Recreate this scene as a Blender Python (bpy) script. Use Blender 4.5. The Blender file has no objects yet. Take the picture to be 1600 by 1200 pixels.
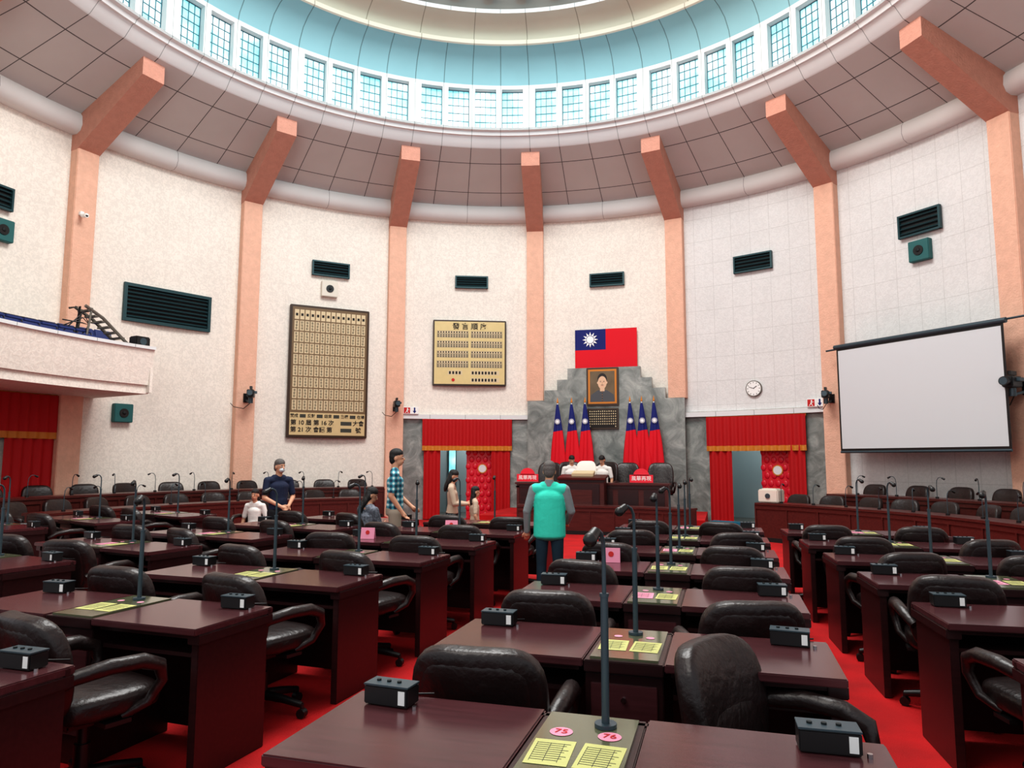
import bpy, bmesh, math, random
import numpy as np
from mathutils import Matrix, Vector
random.seed(7)
D=math.radians
S=bpy.context.scene
COL=S.collection
# ------------------------------------------------------------------ materials
def nodes(m):
    m.use_nodes=True; return m.node_tree
def lin(c):
    return tuple((v/12.92 if v<=.04045 else ((v+.055)/1.055)**2.4) for v in c)
def mat(name,col,rough=.6,metal=0.,bump=0.,bscale=40.,var=0.,vscale=6.,emit=0.,spec=None,coat=0.):
    m=bpy.data.materials.new(name); t=nodes(m); N=t.nodes; L=t.links
    b=N['Principled BSDF']; c=lin(col)
    b.inputs['Base Color'].default_value=(*c,1); b.inputs['Roughness'].default_value=rough; b.inputs['Metallic'].default_value=metal
    if coat: b.inputs['Coat Weight'].default_value=coat; b.inputs['Coat Roughness'].default_value=.15
    if spec is not None: b.inputs['Specular IOR Level'].default_value=spec
    if emit: b.inputs['Emission Color'].default_value=(*c,1); b.inputs['Emission Strength'].default_value=emit
    if bump or var:
        tc=N.new('ShaderNodeTexCoord')
    if bump:
        n=N.new('ShaderNodeTexNoise'); n.inputs['Scale'].default_value=bscale; n.inputs['Detail'].default_value=4
        L.new(tc.outputs['Object'],n.inputs['Vector'])
        bp=N.new('ShaderNodeBump'); bp.inputs['Strength'].default_value=bump; bp.inputs['Distance'].default_value=.02
        L.new(n.outputs['Fac'],bp.inputs['Height']); L.new(bp.outputs['Normal'],b.inputs['Normal'])
    if var:
        n2=N.new('ShaderNodeTexNoise'); n2.inputs['Scale'].default_value=vscale; n2.inputs['Detail'].default_value=5
        L.new(tc.outputs['Object'],n2.inputs['Vector'])
        r=N.new('ShaderNodeValToRGB'); r.color_ramp.elements[0].position=.3; r.color_ramp.elements[1].position=.7
        r.color_ramp.elements[0].color=(*[max(0,v*(1-var)) for v in c],1); r.color_ramp.elements[1].color=(*[min(1,v*(1+var)) for v in c],1)
        L.new(n2.outputs['Fac'],r.inputs['Fac']); L.new(r.outputs['Color'],b.inputs['Base Color'])
    return m
def polar_seam(name,col,seamcol,da,dr,useZ=False,wa=.03,wr=.02,rough=.8,pattern=0.,pscale=9.,a_off=0.,mottle=.03,seam_mix=1.):
    """panels laid out around the hall axis, seams every da degrees and every dr metres"""
    m=bpy.data.materials.new(name); t=nodes(m); N=t.nodes; L=t.links; b=N['Principled BSDF']
    b.inputs['Roughness'].default_value=rough
    tc=N.new('ShaderNodeNewGeometry'); sp=N.new('ShaderNodeSeparateXYZ'); L.new(tc.outputs['Position'],sp.inputs[0])
    def M(op,a,b2=None,c=None):
        n=N.new('ShaderNodeMath'); n.operation=op
        for i,v in enumerate((a,b2,c)):
            if v is None: continue
            if isinstance(v,(int,float)): n.inputs[i].default_value=v
            else: L.new(v,n.inputs[i])
        return n.outputs[0]
    ang=M('ARCTAN2',sp.outputs[0],sp.outputs[1])
    rad=M('SQRT',M('ADD',M('MULTIPLY',sp.outputs[0],sp.outputs[0]),M('MULTIPLY',sp.outputs[1],sp.outputs[1])))
    u=M('ADD',M('DIVIDE',ang,D(da)),100.+a_off/da); fu=M('ABSOLUTE',M('SUBTRACT',M('FRACT',u),.5))
    arc=M('MULTIPLY',M('SUBTRACT',.5,fu),M('MULTIPLY',rad,D(da)))
    s1=M('LESS_THAN',arc,wa/2)
    v=M('ADD',M('DIVIDE',(sp.outputs[2] if useZ else rad),dr),50.13); fv=M('ABSOLUTE',M('SUBTRACT',M('FRACT',v),.5))
    s2=M('LESS_THAN',M('MULTIPLY',M('SUBTRACT',.5,fv),dr),wr/2)
    s=M('MULTIPLY',M('MAXIMUM',s1,s2),seam_mix)
    nz=N.new('ShaderNodeTexNoise'); nz.inputs['Scale'].default_value=1.0; nz.inputs['Detail'].default_value=3; L.new(tc.outputs['Position'],nz.inputs['Vector'])
    c=lin(col)
    r=N.new('ShaderNodeValToRGB'); r.color_ramp.elements[0].position=.35; r.color_ramp.elements[1].position=.7
    r.color_ramp.elements[0].color=(*[v_*(1-mottle) for v_ in c],1); r.color_ramp.elements[1].color=(*[min(1,v_*(1+mottle)) for v_ in c],1)
    L.new(nz.outputs['Fac'],r.inputs['Fac'])
    out=r.outputs['Color']
    if pattern:
        vo=N.new('ShaderNodeTexNoise'); vo.inputs['Scale'].default_value=pscale; vo.inputs['Detail'].default_value=1.; vo.inputs['Distortion'].default_value=1.2
        L.new(tc.outputs['Position'],vo.inputs['Vector'])
        rr=N.new('ShaderNodeValToRGB'); rr.color_ramp.elements[0].position=.44; rr.color_ramp.elements[1].position=.56
        rr.color_ramp.elements[0].color=(1-pattern,1-pattern,1-pattern,1); rr.color_ramp.elements[1].color=(1,1,1,1)
        L.new(vo.outputs['Fac'],rr.inputs['Fac'])
        mx=N.new('ShaderNodeMix'); mx.data_type='RGBA'; mx.blend_type='MULTIPLY'; mx.inputs[0].default_value=1
        L.new(out,mx.inputs[6]); L.new(rr.outputs['Color'],mx.inputs[7]); out=mx.outputs[2]
        bp=N.new('ShaderNodeBump'); bp.inputs['Strength'].default_value=.35; bp.inputs['Distance'].default_value=.015
        L.new(vo.outputs['Fac'],bp.inputs['Height']); L.new(bp.outputs['Normal'],b.inputs['Normal'])
    mx=N.new('ShaderNodeMix'); mx.data_type='RGBA'; L.new(s,mx.inputs[0]); L.new(out,mx.inputs[6]); mx.inputs[7].default_value=(*lin(seamcol),1)
    L.new(mx.outputs[2],b.inputs['Base Color'])
    return m
M_floor=mat('red_carpet',(.70,.025,.05),.95,bump=.4,bscale=120,var=.18,vscale=3.)
M_wall=polar_seam('wall_stucco_cream',(.93,.90,.86),(.80,.76,.72),2.8125,.62,True,.012,.012,.85,pattern=.10,pscale=15,seam_mix=.2)
M_wallR=polar_seam('wall_stucco_cool',(.86,.86,.855),(.70,.70,.69),2.8125,.62,True,.013,.013,.85,pattern=.06,pscale=15,seam_mix=.45)
M_soff=polar_seam('soffit_panels',(.77,.76,.75),(.34,.33,.33),5.625,1.04,False,.018,.022,.8)
M_cove=polar_seam('cove_white',(.84,.83,.82),(.62,.6,.6),11.25,5,False,.014,.001,.7)
M_ring=polar_seam('drum_white',(.86,.87,.87),(.62,.64,.64),5.625,5,False,.015,.001,.7)
M_dome=polar_seam('dome_plaster_teal_cast',(.56,.74,.77),(.38,.50,.52),5.625,5,False,.02,.001,.8)  # teal cast of the light is put into the plaster colour
M_dome2=polar_seam('dome_plaster_cream',(.80,.78,.72),(.60,.58,.52),11.25,5,False,.02,.001,.8)
M_top=mat('dome_top_grey',(.62,.59,.56),.8)
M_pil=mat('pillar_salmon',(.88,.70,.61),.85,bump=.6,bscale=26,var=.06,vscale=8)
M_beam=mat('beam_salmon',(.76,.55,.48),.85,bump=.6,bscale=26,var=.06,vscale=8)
def marble():
    m=bpy.data.materials.new('grey_green_marble'); t=nodes(m); N=t.nodes; L=t.links; b=N['Principled BSDF']; b.inputs['Roughness'].default_value=.3
    tc=N.new('ShaderNodeNewGeometry'); n=N.new('ShaderNodeTexNoise'); n.inputs['Scale'].default_value=1.8; n.inputs['Detail'].default_value=10; n.inputs['Roughness'].default_value=.68; n.inputs['Distortion'].default_value=1.4
    L.new(tc.outputs['Position'],n.inputs['Vector'])
    r=N.new('ShaderNodeValToRGB'); e=r.color_ramp.elements; e[0].position=.3; e[0].color=(*lin((.36,.38,.37)),1); e[1].position=.75; e[1].color=(*lin((.70,.71,.69)),1)
    x=e.new(.5); x.color=(*lin((.51,.53,.515)),1)
    L.new(n.outputs['Fac'],r.inputs['Fac']); L.new(r.outputs['Color'],b.inputs['Base Color']); return m
M_marble=marble()
def wood(name,c1,c2,rough):
    m=bpy.data.materials.new(name); t=nodes(m); N=t.nodes; L=t.links; b=N['Principled BSDF']; b.inputs['Roughness'].default_value=rough
    tc=N.new('ShaderNodeTexCoord'); mp=N.new('ShaderNodeMapping'); mp.inputs['Scale'].default_value=(1.2,14,14); L.new(tc.outputs['Object'],mp.inputs[0])
    n=N.new('ShaderNodeTexNoise'); n.inputs['Scale'].default_value=3; n.inputs['Detail'].default_value=6; L.new(mp.outputs[0],n.inputs['Vector'])
    r=N.new('ShaderNodeValToRGB'); e=r.color_ramp.elements; e[0].position=.35; e[0].color=(*lin(c1),1); e[1].position=.7; e[1].color=(*lin(c2),1)
    L.new(n.outputs['Fac'],r.inputs['Fac']); L.new(r.outputs['Color'],b.inputs['Base Color']); return m
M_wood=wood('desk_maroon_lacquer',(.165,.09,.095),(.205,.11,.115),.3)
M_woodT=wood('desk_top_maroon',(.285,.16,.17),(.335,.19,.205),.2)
M_woodD=mat('desk_slot_dark',(.06,.045,.05),.8)
M_rwood=wood('ring_rail_wood',(.28,.12,.11),(.34,.155,.14),.3)
M_leather=mat('dark_leather',(.135,.092,.09),.38,bump=.3,bscale=22,var=.15,vscale=14)
M_plastic=mat('black_plastic',(.09,.085,.09),.4)
M_metal=mat('dark_metal',(.25,.31,.34),.4,metal=.3)
M_bar=mat('window_bar',(.28,.45,.50),.5)
M_chrome=mat('chrome',(.75,.75,.76),.2,metal=1)
M_white=mat('white_label',(.93,.93,.92),.6)
M_paperY=mat('yellow_paper',(.76,.76,.48),.7,var=.04)
M_paperP=mat('pink_paper',(.90,.58,.68),.7)
M_ink=mat('ink_grey',(.25,.25,.22),.8)
M_inkred=mat('ink_red',(.75,.15,.15),.8)
M_olive=mat('strip_glass_olive',(.36,.37,.28),.12,coat=.5)
M_red=mat('curtain_red',(.70,.02,.06),.75,bump=.2,bscale=30)
M_gold=mat('gold_fringe',(.80,.50,.16),.5,bump=.5,bscale=80)
M_flagR=mat('flag_red',(.85,.04,.14),.8)
M_flagB=mat('flag_blue',(.07,.12,.42),.8)
M_flagW=mat('flag_white',(.96,.96,.96),.8)
M_frame=mat('brown_frame',(.24,.16,.10),.4)
M_tan=mat('board_tan',(.44,.35,.24),.5,var=.05)
M_tanb=mat('board_tan_light',(.80,.71,.53),.5,var=.03)
M_tan2=mat('board_gold',(.83,.75,.53),.45,var=.04)
M_cream=mat('board_plate',(.82,.75,.61),.6)
M_black=mat('ink_black',(.10,.08,.07),.7)
M_teal=mat('vent_teal_metal',(.14,.27,.29),.5,metal=.2)
M_tealD=mat('vent_dark_slot',(.05,.09,.10),.7)
M_spk=mat('speaker_white',(.85,.83,.78),.6)
M_spkT=mat('speaker_teal',(.14,.38,.38),.6)
M_screen=mat('projection_fabric',(.80,.815,.825),.8)
M_doorred=mat('door_red_leather',(.80,.08,.18),.4)
M_glassw=mat('door_porthole',(.85,.85,.85),.2)
M_corr=mat('corridor_wall',(.62,.68,.69),.8)
M_corrf=mat('corridor_floor',(.45,.44,.42),.5)
M_bluecar=mat('blue_carpet',(.08,.40,.50),.95)
M_blueseat=mat('blue_seat',(.14,.20,.42),.6)
M_tube=mat('grey_tube',(.45,.43,.40),.4,metal=.5)
M_signR=mat('sign_red',(.90,.16,.24),.5)
M_coverw=mat('white_chair_cover',(.94,.92,.88),.8)
def pane():
    m=bpy.data.materials.new('window_frosted_daylight'); t=nodes(m); N=t.nodes; L=t.links
    b=N['Principled BSDF']; b.inputs['Roughness'].default_value=.3
    g=N.new('ShaderNodeNewGeometry'); n=N.new('ShaderNodeTexNoise'); n.inputs['Scale'].default_value=1.7; n.inputs['Detail'].default_value=3
    L.new(g.outputs['Position'],n.inputs['Vector'])
    r=N.new('ShaderNodeValToRGB'); e=r.color_ramp.elements; e[0].position=.36; e[0].color=(.14,.55,.62,1); e[1].position=.62; e[1].color=(.88,1,1,1); x=e.new(.5); x.color=(.40,.88,.94,1)
    L.new(n.outputs['Fac'],r.inputs['Fac']); L.new(r.outputs['Color'],b.inputs['Emission Color'])
    b.inputs['Base Color'].default_value=(.2,.3,.3,1)
    b.inputs['Emission Strength'].default_value=1.1
    return m
M_pane=pane()
# ------------------------------------------------------------------ mesh builder
class MB:
    def __init__(s): s.v=[];s.f=[];s.m=[];s.mats=[];s.sm=[]
    def mi(s,m):
        if m not in s.mats: s.mats.append(m)
        return s.mats.index(m)
    def add(s,vs,fs,m,smooth=False,T=None):
        o=len(s.v); k=s.mi(m)
        for p in vs:
            p=Vector(p); s.v.append(tuple(T@p if T is not None else p))
        for f in fs: s.f.append([i+o for i in f]); s.m.append(k); s.sm.append(smooth)
    def box(s,c,d,m,rot=None,bev=0.,T=None):
        bm=bmesh.new(); bmesh.ops.create_cube(bm,size=1)
        for v in bm.verts: v.co=Vector((v.co.x*d[0],v.co.y*d[1],v.co.z*d[2]))
        if bev: bmesh.ops.bevel(bm,geom=bm.edges[:],offset=bev,segments=2,affect='EDGES')
        X=Matrix.Translation(Vector(c))
        if rot is not None: X=X@rot
        if T is not None: X=T@X
        bm.verts.index_update()
        s.add([v.co.copy() for v in bm.verts],[[v.index for v in f.verts] for f in bm.faces],m,False,X); bm.free()
    def sbox(s,c,h,m,n=4.,seg=8,deform=None,rot=None,T=None):
        bm=bmesh.new(); bmesh.ops.create_cube(bm,size=2); bmesh.ops.subdivide_edges(bm,edges=bm.edges[:],cuts=seg,use_grid_fill=True)
        vs=[]
        for v in bm.verts:
            x,y,z=v.co; w=(abs(x)**n+abs(y)**n+abs(z)**n)**(1/n)
            p=Vector((x/w*h[0],y/w*h[1],z/w*h[2]))
            if deform: p=Vector(deform(p))
            vs.append(p)
        X=Matrix.Translation(Vector(c))
        if rot is not None: X=X@rot
        if T is not None: X=T@X
        bm.verts.index_update()
        s.add(vs,[[v.index for v in f.verts] for f in bm.faces],m,True,X); bm.free()
    def cyl(s,p0,p1,r0,m,r1=None,n=16,T=None,smooth=True):
        s.tube([p0,p1],[r0,r0 if r1 is None else r1],m,n,T,smooth)
    def tube(s,path,rad,m,n=10,T=None,smooth=True):
        P=[Vector(p) for p in path]
        if isinstance(rad,(int,float)): rad=[rad]*len(P)
        vs=[];fs=[]; up=None
        for i,p in enumerate(P):
            t=(P[min(i+1,len(P)-1)]-P[max(i-1,0)]).normalized()
            if up is None: up=Vector((0,0,1)) if abs(t.z)<.9 else Vector((1,0,0))
            a=t.cross(up).normalized(); b=a.cross(t).normalized(); up=b
            for k in range(n):
                q=2*math.pi*k/n; vs.append(p+(a*math.cos(q)+b*math.sin(q))*rad[i])
        for i in range(len(P)-1):
            for k in range(n): fs.append([i*n+k,i*n+(k+1)%n,(i+1)*n+(k+1)%n,(i+1)*n+k])
        s.add(vs,fs,m,smooth,T)
        s.add(vs[:n],[list(range(n))[::-1]],m,False,T); s.add(vs[-n:],[list(range(n))],m,False,T)
    def sph(s,c,r,m,T=None,n=12):
        bm=bmesh.new(); bmesh.ops.create_uvsphere(bm,u_segments=n,v_segments=max(6,n//2),radius=1)
        if isinstance(r,(int,float)): r=(r,r,r)
        bm.verts.index_update()
        s.add([Vector((v.co.x*r[0]+c[0],v.co.y*r[1]+c[1],v.co.z*r[2]+c[2])) for v in bm.verts],[[v.index for v in f.verts] for f in bm.faces],m,True,T); bm.free()
    def disc(s,c,r,m,T=None,n=24,ry=None):
        ry=ry or r
        s.add([(c[0]+r*math.cos(2*math.pi*k/n),c[1]+ry*math.sin(2*math.pi*k/n),c[2]) for k in range(n)],[list(range(n))],m,False,T)
    def quad(s,x0,y0,x1,y1,z,m,T=None):
        s.add([(x0,y0,z),(x1,y0,z),(x1,y1,z),(x0,y1,z)],[[0,1,2,3]],m,False,T)
    def arcbox(s,a0,a1,ri,ro,z0,z1,m,step=1.40625,ri2=None,ro2=None):
        """closed solid swept about the hall axis; ri/ro radii at bottom, ri2/ro2 at top; degrees"""
        n=max(1,int(round(abs(a1-a0)/step))); ri2=ri if ri2 is None else ri2; ro2=ro if ro2 is None else ro2
        vs=[];fs=[]
        for i in range(n+1):
            a=D(a0+(a1-a0)*i/n); sa,ca=math.sin(a),math.cos(a)
            vs+=[(ri*sa,ri*ca,z0),(ro*sa,ro*ca,z0),(ro2*sa,ro2*ca,z1),(ri2*sa,ri2*ca,z1)]
        for i in range(n):
            for k in range(4): fs.append([i*4+k,i*4+(k+1)%4,(i+1)*4+(k+1)%4,(i+1)*4+k])
        fs+=[[0,3,2,1],[n*4,n*4+1,n*4+2,n*4+3]]
        s.add(vs,fs,m)
    def lathe(s,prof,m,a0=0,a1=360,n=192,smooth=True):
        vs=[];fs=[];K=len(prof)
        for i in range(n+1):
            a=D(a0+(a1-a0)*i/n)
            for r,z in prof: vs.append((r*math.sin(a),r*math.cos(a),z))
        for i in range(n):
            for k in range(K-1): fs.append([i*K+k,i*K+k+1,(i+1)*K+k+1,(i+1)*K+k])
        s.add(vs,fs,m,smooth)
    def mesh(s,name):
        me=bpy.data.meshes.new(name); me.from_pydata(s.v,[],s.f)
        for m in s.mats: me.materials.append(m)
        me.polygons.foreach_set('material_index',s.m); me.polygons.foreach_set('use_smooth',s.sm)
        me.update(); 
        bm=bmesh.new(); bm.from_mesh(me); bmesh.ops.recalc_face_normals(bm,faces=bm.faces[:]); bm.to_mesh(me); bm.free()
        return me
    def obj(s,name,M=None,parent=None):
        return inst(s.mesh(name),name,M,parent)
def inst(me,name,M=None,parent=None):
    o=bpy.data.objects.new(name,me); COL.objects.link(o)
    if parent is not None: o.parent=parent
    if M is not None: o.matrix_world=M if parent is None else M
    if parent is not None and M is not None: o.matrix_parent_inverse=Matrix(); o.matrix_basis=M
    return o
def empty(name,M):
    o=bpy.data.objects.new(name,None); COL.objects.link(o); o.matrix_world=M; return o
def WF(a,r,z):
    """frame on the wall at angle a (deg), x right, y up, z toward hall centre"""
    a=D(a); return Matrix(((math.cos(a),0,-math.sin(a),r*math.sin(a)),(-math.sin(a),0,-math.cos(a),r*math.cos(a)),(0,1,0,z),(0,0,0,1)))
def text(name,body,size,T,m,parent=None,align='CENTER',ex=.002,bold=0.):
    cu=bpy.data.curves.new(name,'FONT'); cu.body=body; cu.size=size; cu.align_x=align; cu.align_y='CENTER'; cu.extrude=ex; cu.materials.append(m); cu.offset=bold
    o=bpy.data.objects.new(name,cu); COL.objects.link(o)
    if parent is not None: o.parent=parent; o.matrix_parent_inverse=Matrix(); o.matrix_basis=T
    else: o.matrix_world=T
    return o
TR=lambda x,y,z=0:Matrix.Translation((x,y,z))
RZ=lambda d:Matrix.Rotation(D(d),4,'Z')
# ------------------------------------------------------------------ room shell
b=MB(); b.disc((0,0,0),10.2,M_floor,n=128); b.obj('floor')
PA=[22.5*k-11.25 for k in range(-7,9)]
b=MB()
b.arcbox(-33.75,33.75,10.0,10.25,2.8,8.5,M_wall)
DO=[(-27.2,-16.8),(17.2,27.6)]
b.arcbox(-33.75,DO[0][0],9.98,10.25,0,2.8,M_marble); b.arcbox(DO[0][1],DO[1][0],9.98,10.25,0,2.8,M_marble); b.arcbox(DO[1][1],33.75,9.98,10.25,0,2.8,M_marble)
for d0,d1 in DO: b.arcbox(d0,d1,9.98,10.25,2.15,2.8,M_marble)
b.obj('wall_back')
b=MB(); b.arcbox(-115,-33.75,10.0,10.25,0,8.5,M_wall); b.obj('wall_left')
b=MB(); b.arcbox(11.25+.01,33.75,9.99,10.0,2.86,8.45,M_wallR); b.arcbox(33.75,115,10.0,10.25,0,8.5,M_wallR); b.obj('wall_right')
b=MB()
for d0,d1 in ((-32.6,-12.3),(12.3,32.6)): b.arcbox(d0,d1,9.86,9.97,2.72,2.84,M_ring)
b.obj('trim_1')
b=MB(); b.arcbox(-115,-34.8,9.94,10.0,0,.16,M_rwood); b.obj('baseboard_left')
b=MB(); b.arcbox(34.8,115,9.94,10.0,0,.16,M_rwood); b.obj('baseboard_right')
# ceiling : cove, soffit, fascia
b=MB()
b.lathe([(10.05,8.35),(9.84,8.33),(9.72,8.38),(9.66,8.50),(9.68,8.68),(9.78,8.80)],M_cove)
b.lathe([(9.78,8.74),(7.68,9.53)],M_soff,smooth=False)
b.lathe([(7.68,9.53),(7.64,9.55),(7.46,9.75)],M_ring)
b.lathe([(7.46,9.75),(7.40,9.75),(7.36,9.82),(7.28,9.84),(7.28,9.9)],M_ring,smooth=False)
b.obj('ceiling')
# drum with windows
b=MB(); b.lathe([(7.28,9.84),(7.28,9.9),(7.5,9.9),(7.5,9.84)],M_ring,smooth=False)
b.lathe([(7.5,10.91),(7.28,10.91),(7.26,11.0),(7.5,11.0)],M_ring,smooth=False)
for k in range(16):
    c=22.5*k; ps=[-7.95,-2.65,2.65,7.95]
    prev=-11.25
    for p in ps:
        b.arcbox(c+prev,c+p-2.08,7.28,7.5,9.9,10.91,M_ring); prev=p+2.08
    b.arcbox(c+prev,c+11.25,7.28,7.5,9.9,10.91,M_ring)
b.obj('wall_drum')
for k in range(16):
    b=MB(); c=22.5*k
    for p in (-7.95,-2.65,2.65,7.95):
        T=WF(c+p,7.44,10.405); w=.545;h=1.01
        b.quad(-w/2,-h/2,w/2,h/2,0,M_pane,T)
        for i in range(5):
            x=-w/2+w*i/4; t=.03 if i in(0,4) else .012
            b.box((x,0,.01),(t,h,.02),M_bar,T=T)
        for i in range(6):
            y=-h/2+h*i/5; t=.03 if i in(0,5) else .012
            b.box((0,y,.01),(w,t,.02),M_bar,T=T)
    b.obj('window_%d'%(k+1))
b=MB()
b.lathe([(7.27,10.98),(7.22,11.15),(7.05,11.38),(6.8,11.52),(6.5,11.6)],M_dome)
b.lathe([(6.5,11.6),(6.46,11.62),(6.46,11.72),(6.72,11.72)],M_dome2,smooth=False)
b.lathe([(6.72,11.72),(6.68,11.85),(6.5,11.98),(6.2,12.06),(5.95,12.08)],M_dome2)
b.lathe([(5.95,12.08),(5.92,12.16),(6.25,12.17)],M_ring,smooth=False)
b.lathe([(6.25,12.17),(6.2,12.5),(5.7,12.8),(5.0,12.95),(3.6,13.0)],M_top)
b.obj('ceiling_dome')
for i in range(-6,7):
    b=MB(); T=WF(i*7.5-4,5.75,12.5)
    b.cyl((0,.25,0),(0,.05,0),.02,M_plastic,T=T); b.cyl((0,.08,0),(0,-.12,.05),.09,M_plastic,r1=.11,T=T)
    b.obj('ceiling_spotlight')
# pillars and raking beams
for a in PA:
    if abs(a)>125: continue
    T=WF(a,9.98,0); z0=3.22 if abs(a)<12 else 0.
    b=MB()
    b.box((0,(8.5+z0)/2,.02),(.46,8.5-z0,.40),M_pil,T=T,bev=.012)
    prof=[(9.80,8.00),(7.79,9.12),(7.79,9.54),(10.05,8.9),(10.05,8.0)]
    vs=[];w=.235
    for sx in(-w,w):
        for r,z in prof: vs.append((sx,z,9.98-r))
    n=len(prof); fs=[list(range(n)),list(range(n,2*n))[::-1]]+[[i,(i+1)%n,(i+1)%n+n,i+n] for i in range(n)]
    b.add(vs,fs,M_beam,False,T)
    b.obj('pillar')
# ------------------------------------------------------------------ wall fixtures
def vent(a0,a1,z0,z1,n=5,big=False):
    ac=(a0+a1)/2; w=10*D(abs(a1-a0)); h=z1-z0; T=WF(ac,9.92,(z0+z1)/2); b=MB()
    fr=.04 if not big else .07
    b.quad(-w/2,-h/2,w/2,h/2,-.03,M_tealD,T)
    for x in(-w/2+fr/2,w/2-fr/2): b.box((x,0,0),(fr,h,.08),M_teal,T=T)
    for y in(-h/2+fr/2,h/2-fr/2): b.box((0,y,0),(w-.002,fr,.078),M_teal,T=T)
    for i in range(n):
        y=-h/2+fr+(h-2*fr)*(i+.5)/n
        b.box((0,y,0),(w-2*fr,.02,.05),M_teal,rot=Matrix.Rotation(D(35),4,'X'),T=T)
    b.obj('air_vent')
vent(-72.7,-61.3,4.64,5.49,8,True); vent(-46.9,-41.2,6.46,6.86,4); vent(-24.3,-19.0,6.42,6.77,4); vent(-2.4,3.1,6.40,6.77,4)
vent(20.1,25.7,6.34,6.78,4); vent(43.0,48.2,6.32,6.82,4); vent(-91.5,-86.5,6.3,6.75,4)
def speaker(a,z,s,m):
    T=WF(a,9.93,z); b=MB(); b.box((0,0,0),(s,s,.14),m,T=T,bev=.012); b.cyl((0,0,.06),(0,0,.085),s*.24,M_plastic,T=T,n=20); b.sph((0,0,.085),(s*.1,s*.1,.02),M_tealD,T=T)
    b.obj('wall_speaker')
speaker(-44.2,6.12,.42,M_spk); speaker(45.5,5.97,.44,M_spkT); speaker(-72.1,2.6,.40,M_spkT); speaker(-87.5,5.9,.42,M_spkT)
# vote board
T=WF(-44,9.87,3.885); E=empty('vote_tally_board',T)
W,H=2.08,3.44; b=MB(); b.box((0,0,0),(W,H,.10),M_frame,bev=.015); b.box((0,0,.045),(W-.12,H-.12,.03),M_tan)
b.quad(-W/2+.07,-H/2+.07,W/2-.07,-H/2+.64,.061,M_tanb)
cols=14; rows=9; gw=W-.20; gh=H-.22-.58
for c in range(cols):
    for r in range(rows):
        cx=-gw/2+gw*(c+.5)/cols; cy=H/2-.11-gh*(r+.5)/rows; ph=gh/rows-.035; pw=gw/cols-(.028 if c%2 else .022)
        b.quad(cx-pw/2,cy-ph/2,cx+pw/2,cy+ph/2,.0615,M_cream)
        rnd=random.Random(c*31+r)
        if r==0: b.quad(cx-.03,cy-.04,cx+.03,cy+.03,.063,M_black); continue
        for k in range(3):
            yy=cy+ph*.30-ph*.30*k
            for q in range(2):
                b.quad(cx-.034,yy+.015-q*.03,cx+.034-rnd.random()*.012,yy+.026-q*.03,.063,M_black)
            xx=cx+rnd.uniform(-.012,.012); b.quad(xx-.005,yy-.034,xx+.005,yy+.034,.063,M_black)
for x in [-.645,-.215,.215,.645]: b.quad(x-.075,-H/2+.51,x+.075,-H/2+.60,.0625,M_ink)
for y in (.38,.20): b.quad(.33,-H/2+y-.05,.62,-H/2+y+.05,.0625,M_ink)
b.obj('panel',Matrix(),E)
for x,s_ in zip((-.86,-.43,0,.43,.86),('贊成','反對','結束','棄權','在場')): text('tally_text',s_,.10,TR(x,-H/2+.555,.065),M_black,E,bold=.0015)
text('session_text','第 10 屆 第 16 次',.15,TR(-.95,-H/2+.38,.065),M_black,E,bold=.003,align='LEFT'); text('session_text_end','大會',.15,TR(.80,-H/2+.38,.065),M_black,E,bold=.003)
text('meeting_text','第 21 次 會議 第',.15,TR(-.95,-H/2+.20,.065),M_black,E,bold=.003,align='LEFT'); text('meeting_text_end','號',.15,TR(.80,-H/2+.20,.065),M_black,E,bold=.003)
# speaking order board
T=WF(-21.9,9.87,4.565); E=empty('speaking_order_board',T); W,H=2.04,1.84
b=MB(); b.box((0,0,0),(W,H,.10),M_frame,bev=.015); b.box((0,0,.045),(W-.09,H-.09,.03),M_tan2)
for r in range(4):
    for s in(-1,1):
        cx=s*.47; cy=.52-r*.28
        b.quad(cx-.435,cy-.10,cx+.435,cy+.09,.0612,M_ink); b.quad(cx-.43,cy+.02,cx+.43,cy+.085,.0618,M_cream); b.quad(cx-.43,cy-.095,cx+.43,cy+.012,.0618,M_cream)
        for k in range(12):
            x=cx-.40+.8*k/11
            b.quad(x-.026,cy-.085,x+.026,cy-.06,.063,M_ink); b.quad(x-.026,cy-.05,x+.026,cy-.03,.063,M_ink); b.quad(x-.026,cy-.02,x+.026,cy,.063,M_ink); b.quad(x-.018,cy+.032,x+.016,cy+.075,.063,M_black)
for cx,cy,w in [(-.40,-.56,.4),(.43,-.56,.8),(.43,-.76,.8)]:
    if w>.2:
        b.quad(cx-w/2,cy-.06,cx+w/2,cy+.06,.0615,M_cream)
        for k in range(int(w/.09)): 
            x=cx-w/2+.06+.09*k; b.quad(x-.026,cy-.04,x+.026,cy+.04,.063,M_black)
b.cyl((-.45,-.76,.06),(-.45,-.76,.07),.045,M_inkred,n=18)
b.obj('panel',Matrix(),E)
text('title','發 言 順 序',.20,TR(0,.73,.064),M_black,E,bold=.003)
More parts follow.
